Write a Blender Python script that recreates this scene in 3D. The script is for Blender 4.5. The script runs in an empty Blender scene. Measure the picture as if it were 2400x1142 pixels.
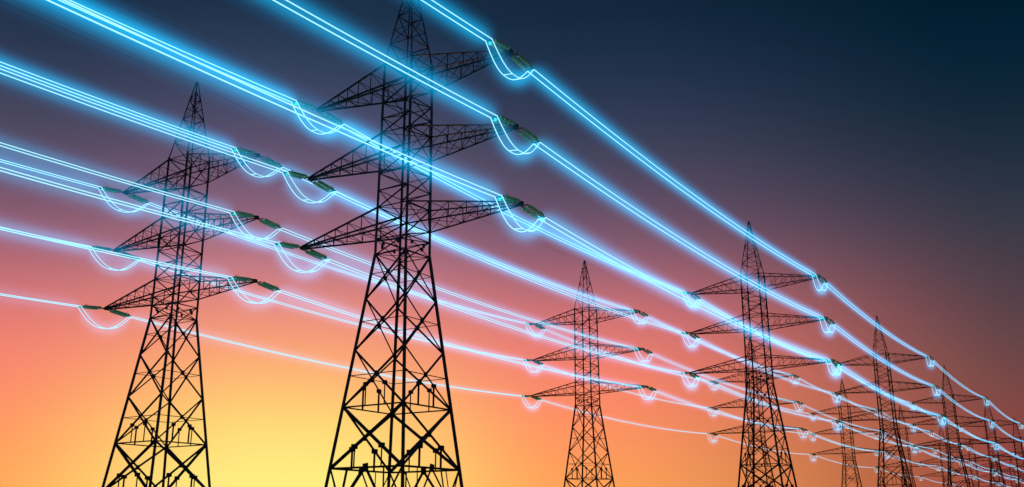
import bpy, math, random
from mathutils import Vector, Matrix
random.seed(3)
S=110.0; CZ=1.7
P=Vector((0.8408,-0.5413,0)); D=Vector((0.5413,0.8408,0))
ROT=math.atan2(P.y,P.x)
scene=bpy.context.scene
scene.view_settings.view_transform='Standard'; scene.view_settings.look='None'
scene.view_settings.exposure=0; scene.view_settings.gamma=1

# ------------------------------------------------ helpers
class MB:
    def __init__(s): s.v=[]; s.f=[]; s.m=[]
    def add(s,vs,fs,mi=0):
        o=len(s.v); s.v+= [tuple(x) for x in vs]; s.f+=[tuple(i+o for i in f) for f in fs]; s.m+=[mi]*len(fs)
    def mesh(s,name,mats,smooth=False):
        me=bpy.data.meshes.new(name); me.from_pydata(s.v,[],s.f)
        for m in mats: me.materials.append(m)
        me.polygons.foreach_set('material_index',s.m)
        if smooth: me.polygons.foreach_set('use_smooth',[True]*len(s.f))
        me.update(); return me
def frame(a,b,ref=None):
    t=(b-a).normalized()
    r=ref if ref is not None else Vector((0,0,1))
    if abs(t.dot(r.normalized()))>0.97: r=Vector((1,0.3,0))
    n=(r-t*r.dot(t)).normalized(); return t,n,t.cross(n)
def angle(mb,a,b,w,ref=None,th=None,mi=0):
    """steel angle section from a to b"""
    a=Vector(a);b=Vector(b)
    if w<.25: w*=.76
    th=th or w*0.22
    t,n,u=frame(a,b,ref)
    pr=[(0,0),(w,0),(w,th),(th,th),(th,w),(0,w)]
    vs=[]
    for q in (a,b):
        for x,y in pr: vs.append(q+n*(x-w*.4)+u*(y-w*.4))
    fs=[(i,(i+1)%6,(i+1)%6+6,i+6) for i in range(6)]+[(3,2,1,0),(5,4,3,0),(6,7,8,9),(6,9,10,11)]
    mb.add(vs,fs,mi)
def box(mb,c,sx,sy,sz,mi=0,mat=None):
    vs=[Vector((x*sx/2,y*sy/2,z*sz/2)) for x in(-1,1) for y in(-1,1) for z in(-1,1)]
    if mat: vs=[mat@v for v in vs]
    vs=[v+Vector(c) for v in vs]
    mb.add(vs,[(0,1,3,2),(4,6,7,5),(0,4,5,1),(2,3,7,6),(0,2,6,4),(1,5,7,3)],mi)
def tube(mb,pts,rad,seg=6,mi=0):
    n=len(pts); vs=[];
    prev=None
    for i,p in enumerate(pts):
        t=(pts[min(i+1,n-1)]-pts[max(i-1,0)]).normalized()
        if prev is None:
            r=Vector((0,0,1)) if abs(t.z)<.9 else Vector((1,0,0))
            nn=(r-t*r.dot(t)).normalized()
        else: nn=(prev-t*prev.dot(t)).normalized()
        prev=nn; u=t.cross(nn)
        R=rad[i] if isinstance(rad,list) else rad
        for k in range(seg):
            a=2*math.pi*k/seg; vs.append(p+nn*math.cos(a)*R+u*math.sin(a)*R)
    fs=[]
    for i in range(n-1):
        for k in range(seg):
            k2=(k+1)%seg
            fs.append((i*seg+k,i*seg+k2,(i+1)*seg+k2,(i+1)*seg+k))
    fs.append(tuple(range(seg-1,-1,-1))); fs.append(tuple((n-1)*seg+k for k in range(seg)))
    mb.add(vs,fs,mi)
def obj(name,data,parent=None,loc=None,rz=None):
    o=bpy.data.objects.new(name,data); scene.collection.objects.link(o)
    if parent: o.parent=parent
    if loc is not None: o.location=loc
    if rz is not None: o.rotation_euler=(0,0,rz)
    return o
def lin(c):
    return tuple(((x/255)/12.92 if x/255<=0.04045 else ((x/255+0.055)/1.055)**2.4) for x in c)

# ------------------------------------------------ materials
def mat_new(name):
    m=bpy.data.materials.new(name); m.use_nodes=True; m.node_tree.nodes.clear()
    return m,m.node_tree.nodes,m.node_tree.links
def principled(name,c1,c2,rough=.6,metal=0,scale=3.,spec=.3,transl=0):
    m,N,L=mat_new(name)
    o=N.new('ShaderNodeOutputMaterial'); b=N.new('ShaderNodeBsdfPrincipled')
    no=N.new('ShaderNodeTexNoise'); no.inputs['Scale'].default_value=scale; no.inputs['Detail'].default_value=5
    tc=N.new('ShaderNodeTexCoord'); r=N.new('ShaderNodeValToRGB')
    r.color_ramp.elements[0].color=(*c1,1); r.color_ramp.elements[1].color=(*c2,1)
    r.color_ramp.elements[0].position=.35; r.color_ramp.elements[1].position=.65
    L.new(tc.outputs['Object'],no.inputs['Vector']); L.new(no.outputs['Fac'],r.inputs['Fac'])
    L.new(r.outputs['Color'],b.inputs['Base Color'])
    b.inputs['Roughness'].default_value=rough; b.inputs['Metallic'].default_value=metal
    b.inputs['Specular IOR Level'].default_value=spec
    if transl:
        tr=N.new('ShaderNodeBsdfTranslucent'); mx=N.new('ShaderNodeMixShader'); mx.inputs[0].default_value=transl
        L.new(r.outputs['Color'],tr.inputs[0]); L.new(b.outputs[0],mx.inputs[1]); L.new(tr.outputs[0],mx.inputs[2]); L.new(mx.outputs[0],o.inputs[0])
    else: L.new(b.outputs[0],o.inputs[0])
    return m
steel=principled('weathered_steel',(.035,.034,.036),(.06,.058,.06),.65,.2,2.)
rust=principled('red_fitting',(.45,.06,.04),(.3,.05,.03),.5,.1,6.)
glassm=principled('green_glass_insulator',(.62,.80,.40),(.72,.88,.50),.3,0,3.,.8,.45)
concrete=principled('footing_concrete',(.26,.25,.23),(.36,.35,.33),.9,0,2.)
grass=principled('dry_grass',(.035,.05,.02),(.09,.09,.04),.95,0,.05,.1)
earthm=principled('earth_wire_metal',(.08,.08,.09),(.12,.12,.13),.5,.5,2.)
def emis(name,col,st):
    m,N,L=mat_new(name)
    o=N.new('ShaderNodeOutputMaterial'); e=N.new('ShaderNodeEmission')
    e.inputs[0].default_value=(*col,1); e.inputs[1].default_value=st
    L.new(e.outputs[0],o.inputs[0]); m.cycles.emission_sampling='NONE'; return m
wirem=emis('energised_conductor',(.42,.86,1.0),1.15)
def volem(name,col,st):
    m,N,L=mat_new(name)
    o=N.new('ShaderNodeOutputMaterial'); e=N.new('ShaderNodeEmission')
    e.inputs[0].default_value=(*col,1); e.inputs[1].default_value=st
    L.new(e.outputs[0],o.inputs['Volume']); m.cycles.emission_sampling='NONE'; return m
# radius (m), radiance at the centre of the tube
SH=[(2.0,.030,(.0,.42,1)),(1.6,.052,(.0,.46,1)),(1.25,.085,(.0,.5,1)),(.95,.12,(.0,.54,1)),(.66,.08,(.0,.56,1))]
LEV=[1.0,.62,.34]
glows=[[volem('glow_halo_%d'%i,c,lv*a/(2*r)) for i,(r,a,c) in enumerate(SH)] for lv in LEV]  # blue light halo added around the wires as nested emissive shells

# ------------------------------------------------ tower
ZW=28.3; ZPK=50.1; ZT=61.0
def wid(z):
    if z<=ZW: return 10.37+(3.9-10.37)*z/ZW
    if z<=ZPK: return 3.9+(3.6-3.9)*(z-ZW)/(ZPK-ZW)
    return 3.6+(0.22-3.6)*(z-ZPK)/(ZT-ZPK)
def corner(i,z):
    w=wid(z)/2; sx,sy=[(-1,-1),(1,-1),(1,1),(-1,1)][i%4]; return Vector((sx*w,sy*w,z))
ARMS=[(31.4,14.4,33.4,31.0),(39.5,13.85,41.7,38.9),(47.8,13.2,49.8,46.9)]
t=MB()
for i in range(4):
    for z0,z1,w in ((0,ZW,.36),(ZW,ZPK,.29),(ZPK,ZT,.2)):
        a=corner(i,z0); b=corner(i,z1)
        angle(t,a,b,w,Vector((-a.x,0,0)))
    box(t,corner(i,0)+Vector((0,0,-.5)),1.3,1.3,1.6,1)
def face_pt(i,z,u):
    return corner(i,z).lerp(corner(i+1,z),u)
def plate(i,z,u,s):
    s*=.85
    a=corner(i,z);b=corner(i+1,z)
    c=face_pt(i,z,u); R=Matrix.Rotation(math.atan2((b-a).y,(b-a).x),3,'Z')@Matrix.Rotation(math.radians(random.uniform(-12,12)),3,'Y')
    box(t,c,s,.07,s*1.1,0,R)
def xpanel(i,z0,z1,w,pl=.0,hor=True,sec=True):
    a0,b0=corner(i,z0),corner(i+1,z0); a1,b1=corner(i,z1),corner(i+1,z1)
    n=Vector(((a0+b0).x,(a0+b0).y,0)).normalized()*.05
    angle(t,a0,b1,w,n*20); angle(t,b0+n,a1+n,w,n*20)
    w0,w1=wid(z0),wid(z1); k=w0/(w0+w1); zc=z0+(z1-z0)*k
    if pl: plate(i,zc,.5,pl)
    if sec: angle(t,face_pt(i,zc,0),face_pt(i,zc,1),w*.45,n*20)
    if hor: angle(t,a0,b0,w*.8,n*20)
    return zc
z=lambda s:s*S+CZ
for i in range(4):
    def kpanel(z0,z1,w):
        m=face_pt(i,z1,.5); a,b=corner(i,z0),corner(i+1,z0)
        n=Vector(((a+b).x,(a+b).y,0)).normalized()
        angle(t,a,m,w,n); angle(t,b,m,w,n)
        angle(t,corner(i,z1),corner(i+1,z1),w,n)
        for e,u0 in ((a,0),(b,1)):
            q=e.lerp(m,.5); zq=q.z; leg=face_pt(i,zq,u0)
            angle(t,q,leg,w*.6,n)
            angle(t,q,face_pt(i,z1,u0),w*.7,n)
            angle(t,q,face_pt(i,z1,.25 if u0==0 else .75),w*.6,n)
        plate(i,z1,.5,.75)
    kpanel(0,z(.0475),.24)
    z0,z1=z(.0475),z(.1004)
    zc=xpanel(i,z0,z1,.25,.6,True,False)
    a0,b0=corner(i,z0),corner(i+1,z0)
    n=Vector(((a0+b0).x,(a0+b0).y,0)).normalized()
    cc=face_pt(i,zc,.5)
    for (e,u) in ((a0,0),(b0,1)):
        q=e.lerp(cc,.62)
        angle(t,q,Vector((q.x,q.y,z0)),.2,n)
        box(t,q,.45,.45,.45,0)
    z2=z(.1515)
    zc=xpanel(i,z1,z2,.22,.55,True,True)
    cc=face_pt(i,zc,.5)
    a1,b1=corner(i,z1),corner(i+1,z1)
    for (e,u) in ((a1,0),(b1,1)):
        q=e.lerp(cc,.68); angle(t,q,Vector((q.x,q.y,z1)),.18,n)
        box(t,q,.36,.36,.36,0)
    xpanel(i,z2,z(.1992),.2,.6,False,True)
    xpanel(i,z(.1992),ZW,.19,.55,False,True)
    lv=[ZW,29.9,31.0,33.4,35.25,37.1,38.9,41.7,43.4,45.1,46.9,49.8]
    for k in range(len(lv)-1):
        a,b=corner(i,lv[k]),corner(i+1,lv[k]); c,d=corner(i,lv[k+1]),corner(i+1,lv[k+1])
        n=Vector(((a+b).x,(a+b).y,0)).normalized()
        angle(t,a,b,.12,n)
        if k in (0,): 
            angle(t,a,d,.13,n); angle(t,b,c,.13,n); continue
        if (k)%2: angle(t,a,d,.15,n)
        else: angle(t,b,c,.15,n)
    angle(t,corner(i,49.8),corner(i+1,49.8),.15)
    for u in (.25,.75): plate(i,ZW+1.0,u,.4)
    pk=[50.1,52.2,54.0,55.7,57.2,58.6,59.8]
    for k in range(len(pk)-1):
        a,b=corner(i,pk[k]),corner(i+1,pk[k]); c,d=corner(i,pk[k+1]),corner(i+1,pk[k+1])
        if k: angle(t,a,b,.09)
        if (k+i)%2: angle(t,a,d,.11)
        else: angle(t,b,c,.11)
for zz in (ZW,33.4,41.7,49.8):
    for i in (0,1): angle(t,corner(i,zz),corner(i+2,zz),.1)
box(t,(0,0,ZT),.3,.3,.5)
for k in range(40):
    zz=3+k*1.15
    if zz<ZPK: c=corner(2,zz); angle(t,c,c+Vector((.32,0,0)),.04)
# crossarms
tips=[]
for (zt,al,zr,zb) in ARMS:
    for s in (-1,1):
        tip=Vector((s*al,0,zt)); tips.append(tip)
        wr,wb=wid(zr)/2,wid(zb)/2
        def top(u,sy): return Vector((s*wr,sy*wr,zr)).lerp(tip+Vector((0,sy*.12,.12)),u)
        def bot(u,sy): return Vector((s*wb,sy*wb,zb)).lerp(tip+Vector((0,sy*.12,-.12)),u)
        us=[0,.2,.38,.54,.68,.82,.95]
        for sy in (-1,1):
            angle(t,top(0,sy),top(1,sy),.21); angle(t,bot(0,sy),bot(1,sy),.21)
            for k in range(len(us)-1):
                if k: angle(t,top(us[k],sy),bot(us[k],sy),.1)
                if k<5: angle(t,bot(us[k],sy),top(us[k+1],sy),.1)
        for k in range(1,len(us)-1):
            angle(t,top(us[k],-1),top(us[k],1),.09); angle(t,bot(us[k],-1),bot(us[k],1),.09)
        for k in range(len(us)-2):
            sg=1 if k%2 else -1
            angle(t,bot(us[k],-sg),bot(us[k+1],sg),.08)
        box(t,tip,.42,.4,.34)
tower_me=t.mesh('lattice_tower',[steel,concrete])

# ---- insulators, yokes and jumper loops (local coords : y = line direction)
SL=3.85; SD=.42; TW=.38
ins=MB(); lp=MB(); lpg=[MB() for _ in SH]
for tip in tips:
    for sy in (-1,1):
        a=tip+Vector((0,sy*.45,-.06)); b=tip+Vector((0,sy*SL,-SD))
        angle(ins,tip,a,.14,mi=1)
        box(ins,a+Vector((0,sy*.1,0)),TW*2+.2,.16,.07,1)
        box(ins,b+Vector((0,-sy*.12,.02)),TW*2+.2,.12,.06,0)
        for sx in (-1,1):
            o=Vector((sx*TW,0,0)); A=a+o+Vector((0,sy*.5,-.05)); B=b+o-Vector((0,sy*.4,-.03))
            angle(ins,a+o,A,.09,mi=0)
            pts=[];rad=[]; n=14
            for k in range(n):
                for f,r in ((0.08,.14),(.28,.15),(.45,.20),(.62,.205),(.80,.15)):
                    pts.append(A.lerp(B,(k+f)/n)); rad.append(r)
            tube(ins,[A]+pts+[B],[.04]+rad+[.04],12,2)
            angle(ins,B,B+Vector((0,sy*.4,-.02)),.1,mi=0)
            tube(ins,[B,B+Vector((0,-sy*.15,.3)),B+Vector((0,-sy*.5,.38))],.02,5,0)
    def lpt(u,sx,w=1):
        dr=2.35*(1-abs(u)**2.3)
        return tip+Vector((sx*(TW+.16*(1-u*u)),u*(SL+.05)*(1-0.06*math.sin(math.pi*(abs(u)))),-SD-dr*w))
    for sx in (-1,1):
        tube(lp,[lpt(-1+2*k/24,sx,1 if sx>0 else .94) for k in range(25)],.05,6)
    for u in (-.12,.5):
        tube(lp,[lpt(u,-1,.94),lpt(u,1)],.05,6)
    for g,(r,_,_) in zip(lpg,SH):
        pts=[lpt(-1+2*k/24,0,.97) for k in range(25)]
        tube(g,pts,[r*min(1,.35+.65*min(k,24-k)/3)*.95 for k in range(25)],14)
ins_me=ins.mesh('insulator_strings',[steel,rust,glassm],False)
lp_me=lp.mesh('jumper_loops',[wirem])
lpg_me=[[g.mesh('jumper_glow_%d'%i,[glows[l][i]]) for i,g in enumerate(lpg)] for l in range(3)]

ROWS=[(Vector((-.1023,.8726,0))*S,0.0),(Vector((-.3908,1.0982,0))*S,-1.45)]
NT=13
for ri,(base,dz) in enumerate(ROWS):
    for n in range(-1,NT):
        loc=base+D*(S*n)+Vector((0,0,dz))
        to=obj('transmission_tower',tower_me,None,loc,ROT)
        obj('insulator_strings',ins_me,to); obj('jumper_loops',lp_me,to)
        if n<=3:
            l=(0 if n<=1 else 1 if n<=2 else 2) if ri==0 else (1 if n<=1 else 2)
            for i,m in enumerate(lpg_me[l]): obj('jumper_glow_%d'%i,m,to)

# ------------------------------------------------ conductors
SAG=1.3
M=Matrix.Rotation(ROT,3,'Z')
def spanpts(base,dz,off,n,sl,sd,seg,sag):
    a=base+D*(S*n)+M@off+Vector((0,0,dz))+D*sl+Vector((0,0,-sd))
    b=base+D*(S*(n+1))+M@off+Vector((0,0,dz))-D*sl+Vector((0,0,-sd))
    return [a.lerp(b,k/seg)+Vector((0,0,-4*sag*(k/seg)*(1-k/seg))) for k in range(seg+1)]
PH=[[1,0,1,0,0,0],[2,1,2,1,1,0]]   # glow level of each phase (low-,low+,mid-,mid+,up-,up+)
def taper(s):   # s : span coordinate, painted glow halo shrinks so that far spans look fainter
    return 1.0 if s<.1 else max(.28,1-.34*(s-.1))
for ri,(base,dz) in enumerate(ROWS):
    for ti,tip in enumerate(tips):
        w=MB(); gs=[MB() for _ in SH]
        sagk=SAG*random.uniform(.92,1.1)
        for n in range(-1,NT-1):
            for sx in (-1,1):
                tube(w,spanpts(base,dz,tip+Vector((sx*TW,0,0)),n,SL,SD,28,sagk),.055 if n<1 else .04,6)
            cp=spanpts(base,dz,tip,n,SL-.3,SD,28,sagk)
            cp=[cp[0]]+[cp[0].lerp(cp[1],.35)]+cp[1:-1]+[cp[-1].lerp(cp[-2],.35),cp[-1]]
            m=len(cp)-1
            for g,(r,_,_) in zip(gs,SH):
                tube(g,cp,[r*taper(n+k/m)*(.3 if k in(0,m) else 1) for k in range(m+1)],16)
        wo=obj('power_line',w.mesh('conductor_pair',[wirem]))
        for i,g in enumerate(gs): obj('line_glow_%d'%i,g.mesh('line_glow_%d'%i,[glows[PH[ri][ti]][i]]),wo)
    w=MB()
    for n in range(-1,NT-1):
        tube(w,spanpts(base,dz,Vector((0,0,ZT)),n,0,0,24,1.2),.014,5)
    obj('earth_wire',w.mesh('earth_wire',[earthm]))

# ------------------------------------------------ ground
g=MB(); ax=[-9000,-5000,-2500,-1200,-600]+[-400+20*i for i in range(41)]+[600,1200,2500,5000,9000]
def gh(x,y):
    q=(x*P.x+y*P.y)/S; u=min(1,max(0,(-q-.62)/(.2))); u=u*u*(3-2*u)
    r=.25*math.sin(x*.021+1)*math.sin(y*.017) if abs(q+.558)>.08 and abs(q+.92)>.08 else 0
    return -1.45*u+r-.02
nx=len(ax)
g.add([(x,y,gh(x,y)) for y in ax for x in ax],[(j*nx+i,j*nx+i+1,(j+1)*nx+i+1,(j+1)*nx+i) for j in range(nx-1) for i in range(nx-1)])
obj('ground',g.mesh('ground',[grass],True))

# ------------------------------------------------ sky
W=bpy.data.worlds.new('World'); scene.world=W; W.use_nodes=True
N=W.node_tree.nodes; L=W.node_tree.links; N.clear()
out=N.new('ShaderNodeOutputWorld'); bg=N.new('ShaderNodeBackground'); L.new(bg.outputs[0],out.inputs[0])
tc=N.new('ShaderNodeTexCoord'); nm=N.new('ShaderNodeVectorMath'); nm.operation='NORMALIZE'; L.new(tc.outputs['Generated'],nm.inputs[0])
sp=N.new('ShaderNodeSeparateXYZ'); L.new(nm.outputs[0],sp.inputs[0])
def mth(op,a,b=None,clamp=False):
    m=N.new('ShaderNodeMath'); m.operation=op; m.use_clamp=clamp
    for i,x in enumerate((a,b)):
        if x is None: continue
        if isinstance(x,(int,float)): m.inputs[i].default_value=x
        else: L.new(x,m.inputs[i])
    return m.outputs[0]
el=mth('DIVIDE',mth('ARCSINE',sp.outputs[2]),math.radians(45),True)
SUNAZ=-13.0
az=mth('ARCTAN2',sp.outputs[0],sp.outputs[1])
dl=mth('MULTIPLY',mth('ABSOLUTE',mth('SUBTRACT',az,math.radians(SUNAZ))),180/math.pi)
def ramp(stops):
    r=N.new('ShaderNodeValToRGB'); cr=r.color_ramp; cr.interpolation='B_SPLINE'
    while len(cr.elements)>1: cr.elements.remove(cr.elements[-1])
    for i,(e,c) in enumerate(stops):
        p=e/45.
        if i==0: x=cr.elements[0]; x.position=p
        else: x=cr.elements.new(p)
        x.color=(*lin(c),1)
    L.new(el,r.inputs[0]); return r.outputs[0]
A=ramp([(0,(255,250,145)),(2,(255,243,132)),(5.4,(255,218,120)),(7.7,(255,190,116)),(10,(251,160,120)),(12.5,(230,138,130)),(15,(182,118,134)),(17.4,(142,100,124)),(19.8,(110,88,115)),(22.2,(84,79,108)),(24.6,(60,70,99)),(27,(42,60,88)),(29.3,(28,50,76)),(36,(12,34,56)),(45,(6,20,36))])
B=ramp([(0,(255,174,84)),(2,(255,164,88)),(5.4,(255,146,98)),(7.7,(252,136,108)),(10,(237,126,116)),(12.5,(200,113,119)),(15,(150,97,116)),(17.4,(112,84,107)),(19.8,(84,75,99)),(22.2,(60,66,91)),(24.6,(44,56,82)),(27,(30,48,72)),(29.3,(20,42,64)),(36,(9,28,46)),(45,(5,18,32))])
Cc=ramp([(0,(160,64,54)),(2,(150,64,60)),(5.4,(128,68,66)),(7.7,(110,70,70)),(10,(92,66,72)),(12.5,(76,62,72)),(15,(58,58,71)),(17.4,(42,52,68)),(19.8,(28,44,62)),(22.2,(14,38,56)),(24.6,(5,33,52)),(27,(0,29,46)),(29.3,(0,25,41)),(36,(0,20,34)),(45,(0,14,26))])
def smooth(a,b):
    m=N.new('ShaderNodeMapRange'); m.interpolation_type='SMOOTHSTEP'; L.new(dl,m.inputs[0])
    m.inputs[1].default_value=a; m.inputs[2].default_value=b; return m.outputs[0]
def mix(f,a,b):
    m=N.new('ShaderNodeMix'); m.data_type='RGBA'; L.new(f,m.inputs[0]); L.new(a,m.inputs[6]); L.new(b,m.inputs[7]); return m.outputs[2]
c=mix(smooth(16,43),mix(smooth(1,17),A,B),Cc)
L.new(c,bg.inputs[0]); bg.inputs[1].default_value=1.0

# sun (just above the horizon, behind the towers)
sl=bpy.data.lights.new('sun','SUN'); sl.energy=.8; sl.angle=math.radians(.5); sl.color=(1,.6,.35)
so=obj('sun',sl); e=math.radians(2.0); a=math.radians(SUNAZ)
dirv=Vector((math.sin(a)*math.cos(e),math.cos(a)*math.cos(e),math.sin(e)))
so.rotation_euler=(dirv).to_track_quat('Z','Y').to_euler()

# ------------------------------------------------ camera
cam=bpy.data.cameras.new('camera'); co=obj('camera',cam)
cam.sensor_width=36; cam.lens=2270/2400*36; cam.clip_end=30000; cam.clip_start=.1
co.location=(0,0,CZ); co.rotation_euler=(math.radians(90)+math.atan2(661,2270),0,0)
scene.camera=co
